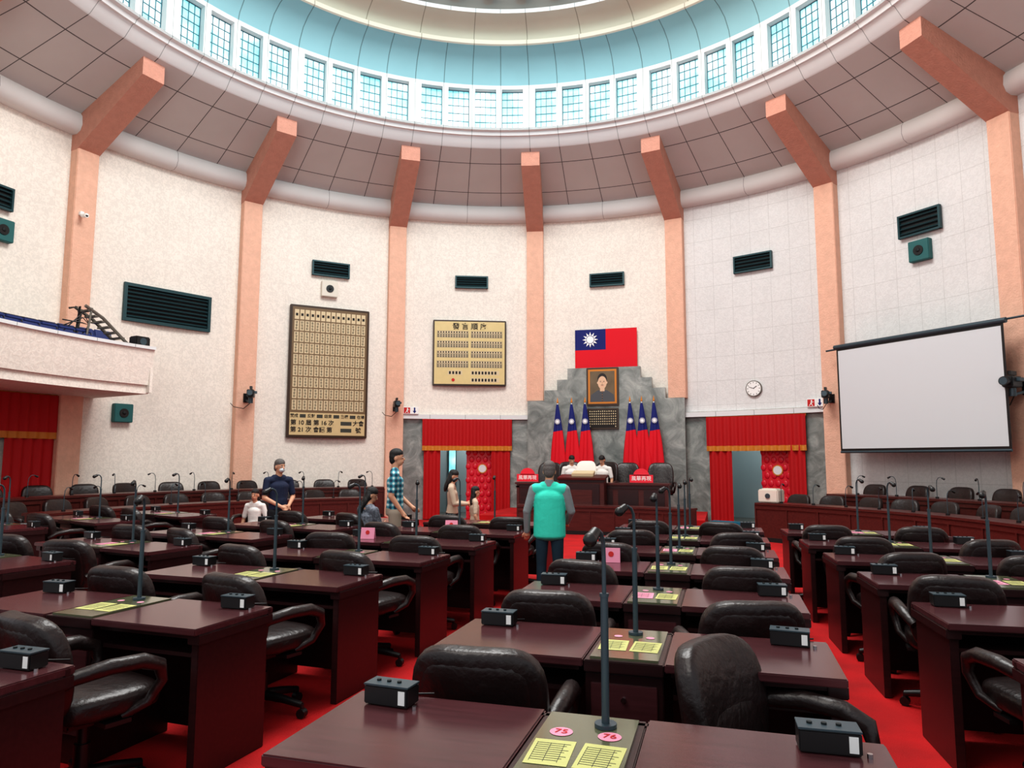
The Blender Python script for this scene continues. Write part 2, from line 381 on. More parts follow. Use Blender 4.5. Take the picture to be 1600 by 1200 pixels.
# national flag on wall
T=WF(.1,9.86,4.62); E=empty('national_flag',T); W,H=1.70,1.14
b=MB(); nx,ny=24,12
def fz(x): return .012*math.sin(x*7)
for i in range(nx):
    for j in range(ny):
        x0=-W/2+W*i/nx;x1=-W/2+W*(i+1)/nx;y0=-H/2+H*j/ny;y1=-H/2+H*(j+1)/ny
        m=M_flagB if (i<nx//2 and j>=ny//2) else M_flagR
        b.add([(x0,y0,fz(x0)),(x1,y0,fz(x1)),(x1,y1,fz(x1)),(x0,y1,fz(x0))],[[0,1,2,3]],m)
def sun(b,cx,cy,z,R,T=None):
    for k in range(12):
        a=k*math.pi/6+math.pi/2; p=.26
        b.add([(cx+R*math.cos(a),cy+R*math.sin(a),z),(cx+.54*R*math.cos(a+p),cy+.54*R*math.sin(a+p),z),(cx+.54*R*math.cos(a-p),cy+.54*R*math.sin(a-p),z)],[[0,1,2]],M_flagW,False,T)
    b.disc((cx,cy,z+.001),.52*R,M_flagB,T); b.disc((cx,cy,z+.002),.46*R,M_flagW,T)
sun(b,-W/4,H/4,.016,.22)
b.obj('cloth',Matrix(),E)
# marble reredos, stepped
b=MB()
for hw,z0,z1 in [(2.10,0,3.22),(1.62,3.22,3.50),(1.27,3.50,3.78),(.98,3.78,4.08)]:
    b.box((0,9.63,(z0+z1)/2),(2*hw,.25,z1-z0),M_marble)
b.obj('stepped_marble_backdrop')
# portrait
T=Matrix(((1,0,0,-.02),(0,0,-1,9.47),(0,1,0,3.56),(0,0,0,1))); E=empty('framed_portrait',T)
b=MB(); b.box((0,0,0),(.86,1.02,.06),M_frame,bev=.01); b.box((0,0,.03),(.76,.92,.02),M_gold); 
mb=mat('portrait_ground',(.42,.36,.27),.6,var=.2,vscale=3); mf=mat('portrait_face',(.86,.72,.60),.6); ms=mat('portrait_suit',(.30,.31,.33),.6); mh=mat('portrait_hair',(.12,.10,.10),.6)
b.quad(-.33,-.41,.33,.41,.042,mb)
b.add([(-.33,-.41,.044),(.33,-.41,.044),(.30,-.22,.044),(.12,-.10,.044),(-.12,-.10,.044),(-.30,-.22,.044)],[[0,1,2,3,4,5]],ms)
b.quad(-.06,-.13,.06,.0,.045,mf); b.disc((0,.19,.046),.128,mh,ry=.165); b.disc((0,.10,.047),.118,mf,ry=.175)
for s in(-1,1): b.disc((s*.045,.12,.048),.018,mh,ry=.007); b.quad(s*.045-.022,.14,s*.045+.022,.148,.048,mh); b.disc((s*.122,.10,.0465),.018,mf,ry=.03)
b.quad(-.035,.035,.035,.046,.048,mh); b.quad(-.028,.010,.028,.018,.048,M_inkred); b.quad(-.006,.055,.008,.12,.048,mat('portrait_nose',(.72,.56,.44),.6))
b.quad(-.004,-.4,.004,-.12,.046,mh)
for k in range(4): b.disc((0,-.15-.07*k,.047),.008,M_gold,n=8)
b.obj('frame_and_canvas',Matrix(),E)
T=Matrix(((1,0,0,-.02),(0,0,-1,9.47),(0,1,0,2.70),(0,0,0,1))); b=MB()
b.box((0,0,0),(.84,.56,.05),M_frame,bev=.008); b.quad(-.38,-.24,.38,.24,.027,M_black)
rnd=random.Random(3)
for c in range(13):
    for r in range(7):
        x=-.34+.68*c/12; y=.2-.4*r/6; 
        if c in(0,12) or r<6: b.quad(x-.014,y-.018,x+.014,y+.018-rnd.random()*.01,.029,M_cream)
b.obj('inscription_plaque',T)
# clock
T=WF(22.4,9.93,3.38); b=MB(); b.cyl((0,0,-.06),(0,0,.0),.20,M_tube,T=T,n=32); b.disc((0,0,.003),.18,M_white,T,n=32)
for k in range(12):
    a=k*math.pi/6; b.box((.15*math.sin(a),.15*math.cos(a),.005),(.012,.03,.003),M_black,rot=Matrix.Rotation(-a,4,'Z'),T=T)
b.box((.04,.03,.008),(.10,.014,.003),M_black,rot=Matrix.Rotation(D(35),4,'Z'),T=T); b.box((-.05,.02,.01),(.14,.01,.003),M_black,rot=Matrix.Rotation(D(-20),4,'Z'),T=T)
b.obj('wall_clock')
# projection screen
p0=Vector((5.47,7.52,0)); p1=Vector((7.83,5.01,0)); c=(p0+p1)/2; X=(p1-p0).normalized(); w=(p1-p0).length; Z=X.cross(Vector((0,0,1)))
T=Matrix(((X.x,0,Z.x,c.x),(X.y,0,Z.y,c.y),(0,1,0,2.92),(0,0,0,1)))
b=MB(); b.box((0,0,0),(w,2.24,.012),M_plastic,T=T); b.quad(-w/2+.04,-1.06,w/2-.04,1.07,.008,M_screen,T)
b.cyl((-w/2-.05,1.16,0),(w/2+.05,1.16,0),.05,M_metal,T=T); b.cyl((-w/2,-1.13,0),(w/2,-1.13,0),.025,M_metal,T=T)
b.cyl((-w/2-.35,1.13,-.1),(w/2+.35,1.20,-.1),.02,M_metal,T=T)
b.obj('projection_screen')
# tv cameras on pillars
def tvcam(a,z,s=1,yaw=20):
    T=WF(a,9.735,z)@Matrix.Scale(s,4); b=MB()
    b.box((0,-.05,.0),(.12,.2,.04),M_plastic,T=T); b.cyl((0,-.1,0),(0,-.16,.28),.022,M_metal,T=T); b.cyl((0,-.18,.28),(0,-.06,.28),.05,M_metal,T=T)
    R=T@TR(0,.03,.28)@Matrix.Rotation(D(yaw),4,'Y'); b.box((0,0,0),(.15,.16,.30),M_plastic,T=R,bev=.012); b.cyl((0,0,.14),(0,0,.26),.055,M_plastic,r1=.065,T=R); b.disc((0,0,.262),.055,M_metal,R)
    b.box((0,.13,-.02),(.05,.06,.16),M_plastic,T=R); b.box((.1,.03,-.02),(.05,.05,.12),M_metal,T=R)
    b.tube([(0,-.18,.26),(-.12,-.30,.2),(-.28,-.26,.05),(-.34,-.18,0)],.008,M_plastic,T=T,n=6)
    b.obj('television_camera')
tvcam(-56.25,3.15,1.1,-25); tvcam(-33.75,3.05,1,0); tvcam(33.75,3.05,1,20); tvcam(57.4,2.95,1.2,15)
T=WF(-79.3,9.735,6.65); b=MB(); b.box((0,0,0),(.08,.08,.1),M_white,T=T,bev=.01); b.cyl((0,-.05,.05),(0,-.07,.2),.045,M_white,T=T); b.disc((0,-.071,.201),.03,M_black,T); b.obj('security_camera')
# exit signs
for a,al in ((-31.2,0),(31.3,0)):
    E=empty('exit_sign',WF(a,9.84,2.94)); b=MB(); b.box((0,0,0),(.42,.2,.06),M_white,bev=.008)
    b.quad(-.19,-.08,-.02,.08,.032,M_inkred); b.disc((-.09,.05,.034),.018,M_white,n=12); b.box((-.10,.0,.034),(.03,.07,.002),M_white,rot=Matrix.Rotation(D(-20),4,'Z')); b.box((-.13,-.045,.034),(.014,.06,.002),M_white,rot=Matrix.Rotation(D(-50),4,'Z')); b.box((-.08,-.045,.034),(.014,.06,.002),M_white,rot=Matrix.Rotation(D(25),4,'Z')); b.box((-.07,.01,.034),(.06,.012,.002),M_white,rot=Matrix.Rotation(D(25),4,'Z'))
    b.add([(.05,-.01,.034),(.15,-.01,.034),(.10,-.08,.034)],[[0,2,1]],M_flagB); b.quad(.08,-.01,.12,.08,.034,M_flagB)
    b.obj('panel',Matrix(),E)
# ------------------------------------------------------------------ curtains & doors
def cloth(b,a0,a1,z0,z1,r,m,amp=.035,waves=None,pinch=0):
    n=int(abs(a1-a0)*6)+6; waves=waves or abs(a1-a0)*.9; K=6; vs=[];fs=[]
    for i in range(n+1):
        for k in range(K+1):
            u=i/n; v=k/K; a=D(a0+(a1-a0)*u); rr=r+amp*math.cos(2*math.pi*waves*u)*(1-.3*v)
            vs.append((rr*math.sin(a),rr*math.cos(a),z0+(z1-z0)*v))
    for i in range(n):
        for k in range(K): q=i*(K+1)+k; fs.append([q,q+1,q+K+2,q+K+1])
    b.add(vs,fs,m,True)
def curtains(a0,a1,zb,zt,gapL,gapR,name='door_curtain',r=9.84,side=True):
    b=MB(); cloth(b,a0,a1,zb+.13,zt,r,M_red,.03); cloth(b,a0,a1,zb,zb+.13,r,M_gold,.03)
    b.arcbox(a0,a1,r+.04,r+.08,zt-.05,zt+.02,M_gold)
    if side:
        cloth(b,a0+.3,gapL,.02,zb+.15,r+.04,M_red,.035); cloth(b,gapR,a1-.3,.02,zb+.15,r+.04,M_red,.035)
    b.obj(name)
curtains(-29.3,-15.0,1.86,2.72,-26.4,-18.3)
curtains(15.4,29.7,1.84,2.70,19.0,27.0)
curtains(-93,-79.6,2.0,2.86,-86,-85.5,side=True)
def paddoor(a0,a1,n):
    b=MB(); ac=(a0+a1)/2; w=10*D(a1-a0); T=WF(ac,10.12,1.05)
    b.box((0,0,0),(w,2.1,.06),M_doorred,T=T,bev=.01)
    for r in range(11):
        for c in range(5 if r%2 else 4):
            x=-w/2+w*(c+(.5 if r%2==0 else 0)+.25)/4.6; y=-.95+.19*r
            b.sph((x,y,.03),(.07,.085,.022),M_doorred,T=T,n=10); b.sph((x,y+.095,.032),(.012,.012,.012),M_gold,T=T,n=6)
    b.cyl((0,.32,.0),(0,.32,.06),.13,M_gold,T=T,n=24); b.disc((0,.32,.062),.105,M_glassw,T)
    b.obj('door_%d'%n)
paddoor(-22.2,-17.2,1); paddoor(22.8,27.4,2)
for i,(d0,d1) in enumerate(DO):
    b=MB(); b.arcbox(d0-3,d1+3,10.25,13,-.05,0,M_corrf); b.arcbox(d0-3,d1+3,12.6,12.8,0,3,M_corr); b.arcbox(d0-3.5,d0-3,10.25,12.8,0,3,M_corr); b.arcbox(d1+3,d1+3.5,10.25,12.8,0,3,M_corr); b.arcbox(d0-3.5,d1+3.5,10.25,12.8,3,3.1,M_corr)
    b.arcbox((d0+d1)/2-2.4,(d0+d1)/2-1.2,12.5,12.6,0,2.05,M_teal); b.arcbox((d0+d1)/2-2.25,(d0+d1)/2-1.35,12.48,12.5,.9,1.95,M_pane)
    b.obj('wall_corridor')
b=MB(); b.box((0,0,.06),(1.5,.9,.12),M_bluecar); b.box((0,-.32,.17),(1.3,.25,.1),M_bluecar)
b.obj('blue_carpet_step',TR(3.45,8.1,0)@RZ(-22))
# ------------------------------------------------------------------ balcony left
b=MB()
b.arcbox(-118,-75.6,8.0,8.16,3.05,3.74,M_wall,ri2=7.9,ro2=8.06)
b.arcbox(-118,-75.6,8.05,9.99,2.88,3.06,M_wall)
b.arcbox(-118,-75.6,7.86,8.14,3.74,3.80,M_ring)
b.arcbox(-75.9,-75.5,7.95,9.99,2.9,3.78,M_wall)
b.obj('balcony')
b=MB(); 
for i in range(9):
    a=-97+2.3*i; T=WF(a,9.0-.01*i,3.5)
    b.box((0,.48,.0),(.36,.36,.05),M_blueseat,T=T,rot=Matrix.Rotation(D(-15),4,'X'),bev=.02); b.box((0,.28,.2),(.36,.05,.34),M_blueseat,T=T,bev=.02)
    b.cyl((-.16,-.44,0),(-.16,.4,0),.015,M_tube,T=T); b.cyl((.16,-.44,0),(.16,.4,0),.015,M_tube,T=T)
b.obj('row_of_blue_seats')
b=MB()
for i in range(7):
    a=-98+2.3*i; T=WF(a,8.28,3.80)
    b.box((0,.16,0),(.30,.05,.05),M_blueseat,T=T,bev=.012); b.box((0,.06,.02),(.34,.02,.3),M_blueseat,T=T)
    b.tube([(-.17,0,.05),(-.17,.2,-.05),(.17,.2,-.05),(.17,0,.05)],.012,M_plastic,T=T)
b.obj('stacked_blue_seat_frames')
b=MB(); T=WF(-80.6,8.35,3.80)
for s in(-.25,.25):
    b.tube([(-.55,.62,s*.6),(-.2,.45,s*.6),(.35,.02,s*.6),(.6,0,s*.6)],.03,M_tube,T=T); b.tube([(-.5,.0,s*.6),(-.42,.6,s*.6)],.02,M_tube,T=T)
for k in range(7):
    f=k/6; b.box((-.45+.8*f,.55-.5*f,0),(.09,.03,.32),M_tube,T=T)
b.tube([(-.75,.55,0),(-.55,.62,0),(-.6,.1,0)],.02,M_plastic,T=T)
for k in range(3): b.tube([(-.8,.1+.12*k,-.1),(-.55,.5-.1*k,.1),(-.35,.3,0),(-.6,.02,.1)],.012,M_plastic,T=T,n=6)
b.obj('folded_stair_frame')
b=MB(); b.box((0,.1,0),(.30,.2,.24),M_plastic,T=WF(-76.8,8.15,3.80),bev=.02); b.disc((0,.1,.125),.07,M_metal,WF(-76.8,8.15,3.80)); b.obj('portable_speaker')
# ------------------------------------------------------------------ furniture meshes
def chair_mesh(name,leather=M_leather,seatz=.46,bh=.245,wide=.265,highback=0.):
    b=MB()
    b.sbox((0,.03,seatz),(wide-.01,.26,.065),leather,n=3.6,seg=7,deform=lambda p:(p.x,p.y,p.z+(.012 if p.z>0 else 0)-.25*max(0,p.y-.15)**1.5))
    bh2=bh+highback
    def df(p):
        k=(p.z/bh2); w=1-.10*max(0,k)**2-.06*max(0,-k)
        return (p.x*w,p.y+.55*p.x*p.x-(.03*k*k),p.z)
    R=Matrix.Rotation(D(9),4,'X')
    b.sbox((0,-.255,seatz-.035+bh2),(wide,.062,bh2),leather,n=4.2,seg=9,deform=df,rot=R)
    b.sbox((0,-.272,seatz-.035+bh2),(wide-.04,.050,bh2-.04),leather,n=5,seg=8,deform=df,rot=R)
    # centre pads on the front
    b.sbox((0,-.222,seatz-.06+bh2*.75),(wide-.07,.05,bh2*.55),leather,n=4,seg=6,deform=df,rot=R)
    b.box((.0,-.335-.31*highback,seatz-.08+2*bh2-.02),(.075,.004,.02),M_white,rot=R)
    for s in(-1,1):
        b.tube([(s*(wide-.03),-.27,seatz+.13),(s*(wide+.015),-.20,seatz+.185),(s*(wide+.035),-.05,seatz+.205),(s*(wide+.04),.10,seatz+.20),(s*(wide+.04),.185,seatz+.165),(s*(wide+.035),.205,seatz+.09),(s*(wide+.015),.15,seatz+.0),(s*(wide-.04),.06,seatz-.05)],[.028,.034,.037,.037,.034,.026,.024,.022],M_leather,n=10)
        b.box((s*(wide-.06),.03,seatz-.07),(.10,.12,.02),M_plastic)
    b.box((0,0,seatz-.08),(.22,.26,.04),M_plastic,bev=.01)
    b.cyl((0,0,.10),(0,0,seatz-.08),.026,M_plastic); b.cyl((0,0,.10),(0,0,.26),.036,M_plastic)
    for k in range(5):
        a=2*math.pi*k/5+.3; c,s=math.cos(a),math.sin(a)
        b.tube([(0,0,.12),(c*.15,s*.15,.105),(c*.29,s*.29,.078)],[.034,.026,.02],M_plastic,n=8)
        b.cyl((c*.29-s*.022,s*.29+c*.022,.029),(c*.29+s*.022,s*.29-c*.022,.029),.029,M_plastic,n=12)
        b.cyl((c*.29,s*.29,.03),(c*.29,s*.29,.085),.012,M_plastic,n=6)
    return b.mesh(name)
ME_chair=chair_mesh('office_chair_mesh')
ME_exec=chair_mesh('executive_chair_mesh',seatz=.5,bh=.235,wide=.31,highback=.13)
ME_white=chair_mesh('covered_chair_mesh',leather=M_coverw,seatz=.5,bh=.235,wide=.25,highback=.08)
DW,DD,DH=1.74,.60,.76
def desk_mesh():
    b=MB(); st=.17   # strip half-width
    # origin: centre of far edge on floor ; desk extends to -Y (towards the sitter)
    for s in(-1,1):
        x0=st;x1=DW/2
        b.box((s*(x0+x1)/2,-DD/2,DH-.0175),(x1-x0-.003,DD,.035),M_woodT,bev=.005)
        b.box((s*(x1-.04),-DD/2+.01,(DH-.04)/2),(.045,DD-.07,DH-.04),M_wood,bev=.004)       # end panel
        b.box((s*(x0+x1)/2,-DD+.05,DH-.045),(x1-x0-.05,.02,.03),M_wood)
        b.box((s*(x0+x1)/2,-DD/2,DH-.145),(x1-x0-.06,DD-.12,.02),M_wood)                     # shelf
        b.box((s*(x0+x1)/2,-.16,DH-.09),(x1-x0-.06,.015,.10),M_woodD)
        b.box((s*(x1-.035),-DD/2+.01,DH-.06),(.075,DD-.03,.05),M_wood,bev=.004)
    b.box((0,-DD/2,(DH-.06)/2),(2*st-.01,DD-.05,DH-.06),M_wood,bev=.004)
    b.box((0,-DD/2,DH-.03),(2*st-.004,DD-.01,.05),M_wood,bev=.004)
    b.box((0,-DD/2,DH-.001),(2*st-.05,DD-.06,.012),M_olive)
    b.box((0,-DD+.022,DH-.20),(2*st-.06,.012,.20),M_woodT,bev=.003); b.box((0,-DD+.022,DH-.47),(2*st-.06,.012,.28),M_woodT,bev=.003)
    b.cyl((0,-DD+.018,DH-.16),(0,-DD+.004,DH-.16),.011,M_chrome,n=10)
    b.box((0,-DD+.014,DH-.36),(.12,.012,.035),M_woodD)
    b.box((0,-.05,(DH-.04)/2+.03),(DW-.1,.02,DH-.10),M_wood)   # modesty panel
    b.box((0,-.035,DH-.03),(DW,.03,.05),M_wood,bev=.004)
    return b.mesh('assembly_desk_mesh')
ME_desk=desk_mesh()
def papers_mesh(front,pink):
    b=MB(); z=.0065+DH
    for s in(-1,1):
        T=TR(s*.072,-.36,z)@RZ(s*-2)
        b.quad(-.062,-.09,.062,.09,0,M_paperP if (pink and s<0) else M_paperY,T)
        for k in range(9): b.quad(-.05,.06-.015*k,.05-.01*(k%3),.063-.015*k,.0006,M_ink,T)
        for x in(-.05,-.01,.03): b.quad(x,-.07,x+.0015,.065,.0007,M_ink,T)
        if front: b.disc((s*.075,-.20,z),.036,M_paperP,n=24)
        else: b.disc((s*.075,-.19,z),.02,M_paperP,n=16)
    return b.mesh('document_sheets_mesh')
ME_pap=[papers_mesh(False,False),papers_mesh(False,True)]; ME_papF=papers_mesh(True,False)
def mic_mesh():
    b=MB(); b.cyl((0,0,0),(0,0,.012),.035,M_metal); b.cyl((0,0,.01),(0,0,.40),.0125,M_metal); b.cyl((0,0,.40),(0,0,.41),.015,M_metal)
    pts=[(0,0,.40),(0,0,.52),(0,-.003,.57),(0,-.02,.60),(0,-.045,.612),(0,-.07,.605)]
    b.tube(pts,.0075,M_metal,n=8); b.tube([(0,-.06,.61),(0,-.10,.59)],[.017,.021],M_plastic,n=12); b.sph((0,-.105,.588),.023,M_plastic)
    return b.mesh('gooseneck_microphone_mesh')
ME_mic=mic_mesh()
def mic2_mesh():
    b=MB(); b.cyl((0,0,0),(0,0,.03),.03,M_plastic); 
    pts=[(0,0,.02),(0,0,.25),(0,-.01,.33),(0,-.04,.375),(0,-.08,.385),(0,-.11,.37)]
    b.tube(pts,.006,M_metal,n=8); b.tube([(0,-.10,.375),(0,-.15,.35)],[.014,.018],M_plastic,n=10)
    return b.mesh('bench_microphone_mesh')
ME_mic2=mic2_mesh()
def vbox_mesh():
    b=MB(); b.box((0,0,.035),(.17,.085,.062),M_plastic,bev=.004); b.box((0,0,.069),(.172,.087,.006),M_metal,bev=.001)
    b.box((.062,-.0435,.035),(.025,.002,.045),M_white); b.cyl((.105,-.03,0),(.105,-.03,.012),.008,M_chrome,n=8); b.tube([(0,.04,.02),(.03,.10,.006),(.10,.13,.006)],.004,M_plastic,n=6)
    for x in(-.05,-.01,.03): b.cyl((x,0,.07),(x,0,.078),.008,M_tealD,n=8)
    return b.mesh('voting_box_mesh')
ME_vbox=vbox_mesh()
YF=[-6.9,-5.65,-4.4,-3.2,-2.05,-.9,.3]
SKIP={('LLX',6,1)}
def block(xc_fn,rot,rows):
    for i in rows:
        y=YF[i]; xc=xc_fn(y); R=TR(xc,y,0)@RZ(rot)
        o=inst(ME_desk,'assembly_desk',R)
        inst(ME_papF if (i==0 and xc_fn is CX) else ME_pap[(i+int(abs(xc)*3))%2],'document_sheets',R)
        inst(ME_mic,'gooseneck_microphone',R@TR(.05 if (i==0 and xc_fn is CX) else .0,-.13 if i else -.12,DH+.006)@RZ(random.uniform(-40,40)))
        for s in(-1,1):
            inst(ME_vbox,'voting_box',R@TR(s*(DW/2-.17),-.10,DH)@RZ(random.uniform(-6,6)))
            if (i==0 and xc_fn is CX): continue
            key=(xc_fn.__name__,i,s)
            if key in SKIP: continue
            dx,dy,ry=random.uniform(-.06,.06),random.uniform(-.03,.02),random.uniform(-14,14)
            if key in OV: dx,dy,ry=OV[key]
            inst(ME_chair,'office_chair',R@TR(s*.48+dx,-DD-.23+dy,0)@RZ(ry))
OV={('CX',1,1):(.13,-.04,-118),('CX',1,-1):(-.02,.02,4),('LX',1,1):(-.02,-.02,-14),('LX',2,1):(.02,-.03,-12),('LX',3,1):(.05,-.03,-10),('LX',5,1):(-.08,0,5),('LX',4,1):(-.03,0,5),('LX',6,-1):(.18,0,4)}
def CX(y): return 2.585
def LX(y): return .44+.055*(y+6.9)-DW/2
def RX(y): return 4.28-.085*(y+6.9)+DW/2
def LLX(y): return -2.14+.22*(y+4.21)-DW/2
def L3X(y): return -4.75+.26*(y+.9)-DW/2
block(CX,0,range(7)); block(LX,-3.2,range(7)); block(RX,3.8,range(7)); block(LLX,-10,range(0,7)); block(L3X,-18,range(4,7))
FR=TR(2.585,-6.9,0)
for s,n in((-1,'75'),(1,'76')): text('seat_number_label',n,.045,FR@TR(s*.075,-.20,DH+.008),M_inkred,None,ex=.0002)
for x,y,m in [(-.66,-2.35,M_paperP),(-.15,-1.2,M_paperP),(2.1,-3.35,M_paperP)]:
    b=MB(); b.box((0,0,.06),(.15,.006,.12),m,rot=Matrix.Rotation(D(-12),4,'X')); b.box((0,.03,.058),(.15,.005,.115),m,rot=Matrix.Rotation(D(14),4,'X')); b.disc((.0,0,0),.022,M_inkred,TR(0,-.006,.07)@Matrix.Rotation(D(78),4,'X')); b.obj('pink_sign_card',TR(x,y,DH+.0)@RZ(8))
# ------------------------------------------------------------------ ring desks
def ring(a0,a1,r,zt,zf,chairs=True,mics=True,step=5.2):
    b=MB(); b.arcbox(a0,a1,r-.02,r+.5,zt-.04,zt,M_rwood); b.arcbox(a0,a1,r+.02,r+.06,zf,zt-.03,M_rwood); b.arcbox(a0,a1,r-.0,r+.07,zt-.12,zt-.05,M_rwood)
    b.arcbox(a0,a1,r+.005,r+.06,zf,zf+.08,M_woodD)
    a=a0
    while a<=a1+.01: b.arcbox(a-.12,a+.12,r+.0,r+.42,zf,zt-.04,M_rwood); a+=(a1-a0)/max(1,round((a1-a0)/step))
    b.obj('curved_bench_desk')
    k=int((a1-a0)/step)
    for i in range(k):
        a=a0+(a1-a0)*(i+.5)/k
        X=TR((r+.80)*math.sin(D(a)),(r+.80)*math.cos(D(a)),zf)@RZ(180-a+random.uniform(-15,15))
        if chairs: inst(ME_chair,'office_chair',X)
        if mics: inst(ME_mic2,'bench_microphone',TR((r+.2)*math.sin(D(a+1)),(r+.2)*math.cos(D(a+1)),zt)@RZ(random.uniform(0,360)))
b=MB(); b.arcbox(-100,-36,8.3,9.74,0,.2,M_floor); b.obj('side_platform'); b=MB(); b.arcbox(36,100,8.3,9.74,0,.2,M_floor); b.obj('side_platform')
ring(-95,-40,7.1,.76,0); ring(-97,-36.5,8.5,.94,.2); ring(31,80,7.0,.76,0); ring(36.5,90,8.5,.92,.2)
ring(-13,22,6.1,.62,0,chairs=False,mics=False)
b=MB(); b.box((0,0,.14),(.42,.3,.26),M_spk,bev=.02); b.box((0,0,.275),(.3,.2,.02),M_spk,bev=.005); b.cyl((0,-.15,.14),(0,-.17,.14),.05,M_metal); b.obj('document_projector',TR(7.2*math.sin(D(33)),7.2*math.cos(D(33)),.76)@RZ(-30))
# ------------------------------------------------------------------ dais
b=MB(); b.box((0,8.1,.16),(5.2,2.8,.32),M_floor); b.box((0,6.6,.08),(4.4,.3,.16),M_floor); b.obj('dais_platform')
b=MB()
b.box((0.05,7.35,1.06),(3.6,.62,.05),M_rwood,bev=.01); b.box((.05,7.12,.68),(3.5,.05,.72),M_rwood)
for x in(-1.68,1.78): b.box((x,7.35,.68),(.06,.56,.72),M_rwood)
for i in range(6): b.box((-1.4+.58*i,7.09,.68),(.46,.02,.5),M_wood,bev=.005)
b.box((.05,7.1,.98),(3.56,.06,.04),M_wood)
b.obj('chairman_bench')
b=MB()
b.box((-.07,6.86,.76),(1.02,.40,.88),M_rwood,bev=.01); b.box((-.07,6.84,1.22),(1.10,.50,.05),M_rwood,rot=Matrix.Rotation(D(8),4,'X'),bev=.01)
b.box((-.07,6.64,.76),(.82,.03,.62),M_wood,bev=.008); b.box((-.07,6.62,.76),(.5,.02,.36),M_rwood,bev=.008); b.box((-.07,6.66,1.14),(1.04,.05,.06),M_wood,bev=.01)
b.box((-.07,6.9,1.30),(.5,.3,.08),M_cream,rot=Matrix.Rotation(D(12),4,'X'),bev=.01)
b.obj('lectern')
for x,y in((-1.25,8.3),(.70,8.35),(1.55,8.2)): inst(ME_exec,'executive_chair',TR(x,y,.36)@RZ(180+random.uniform(-12,12)))
inst(ME_white,'covered_chair',TR(-.20,7.72,.50)@RZ(180))
for x in(1.22,-1.45):
    E=empty('welcome_sign',Matrix(((.8,0,0,x),(0,0,-.8,7.10),(0,.8,0,1.10),(0,0,0,1)))); b=MB()
    b.box((0,.11,0),(.66,.22,.02),M_signR)
    b.add([(.17*math.cos(q)*1.3,.20+.2*math.sin(q),.01) for q in [math.pi*k/16 for k in range(17)]],[list(range(17))],M_signR)
    b.add([(.17*math.cos(q)*1.3,.20+.2*math.sin(q),-.01) for q in [math.pi*k/16 for k in range(17)]],[list(range(17))],M_signR)
    b.box((0,.02,-.05),(.3,.03,.1),M_signR); b.obj('board',Matrix(),E)
    text('lettering','風華再現',.14,TR(0,.11,.012),M_white,E,bold=.001)
# standing flags
def flagpole(x,y):
    b=MB(); z0=.32
    b.cyl((0,0,0),(0,0,.05),.16,M_chrome,r1=.12); b.cyl((0,0,.04),(0,0,2.82),.014,M_white); b.cyl((0,0,2.82),(0,0,2.95),.03,M_gold,r1=.002,n=8); b.sph((0,0,2.82),.028,M_gold)
    n=28;K=22; vs=[]
    rot=random.uniform(-.4,.4)
    for k in range(K+1):
        v=k/K; z=2.76-1.95*v; rad=.025+.135*min(1,v*1.25)**.8; 
        for i in range(n):
            q=2*math.pi*i/n; f=1+.28*math.cos(5*q+3*v+rot)*min(1,v*2)
            vs.append((rad*f*math.cos(q)*1.15+.04*v,rad*f*math.sin(q)*.7-.02,z+.05*math.cos(q)*v))
    for k in range(K):
        m=M_flagB if k<8 else M_flagR
        b.add([vs[k*n+i] for i in range(n)]+[vs[(k+1)*n+i] for i in range(n)],[[i,(i+1)%n,n+(i+1)%n,n+i] for i in range(n)],m,True)
    T=Matrix(((1,0,0,.02),(0,0,-1,-.115),(0,1,0,2.30),(0,0,0,1))); sun(b,0,0,0,.085,T)
    b.obj('standing_flag',TR(x,y,z0))
for x in(-1.19,-.81,-.45,.73,1.03,1.34): flagpole(x,9.2)
# ------------------------------------------------------------------ people
def matplaid():
    m=bpy.data.materials.new('plaid_shirt'); t=nodes(m); N=t.nodes; L=t.links; b=N['Principled BSDF']; b.inputs['Roughness'].default_value=.85
    g=N.new('ShaderNodeTexCoord'); w1=N.new('ShaderNodeTexWave'); w1.bands_direction='Z'; w1.inputs['Scale'].default_value=4.5; w2=N.new('ShaderNodeTexWave'); w2.bands_direction='Y'; w2.inputs['Scale'].default_value=5
    L.new(g.outputs['Object'],w1.inputs[0]); L.new(g.outputs['Object'],w2.inputs[0])
    mm=N.new('ShaderNodeMath'); mm.operation='ADD'; L.new(w1.outputs['Fac'],mm.inputs[0]); L.new(w2.outputs['Fac'],mm.inputs[1])
    r=N.new('ShaderNodeValToRGB'); e=r.color_ramp.elements; e[0].position=.2; e[0].color=(*lin((.08,.22,.32)),1); e[1].position=.75; e[1].color=(*lin((.30,.62,.68)),1); x=e.new(.98); x.color=(*lin((.80,.88,.88)),1)
    m2=N.new('ShaderNodeMath'); m2.operation='MULTIPLY'; m2.inputs[1].default_value=.55; L.new(mm.outputs[0],m2.inputs[0])
    L.new(m2.outputs[0],r.inputs['Fac']); L.new(r.outputs['Color'],b.inputs['Base Color']); return m
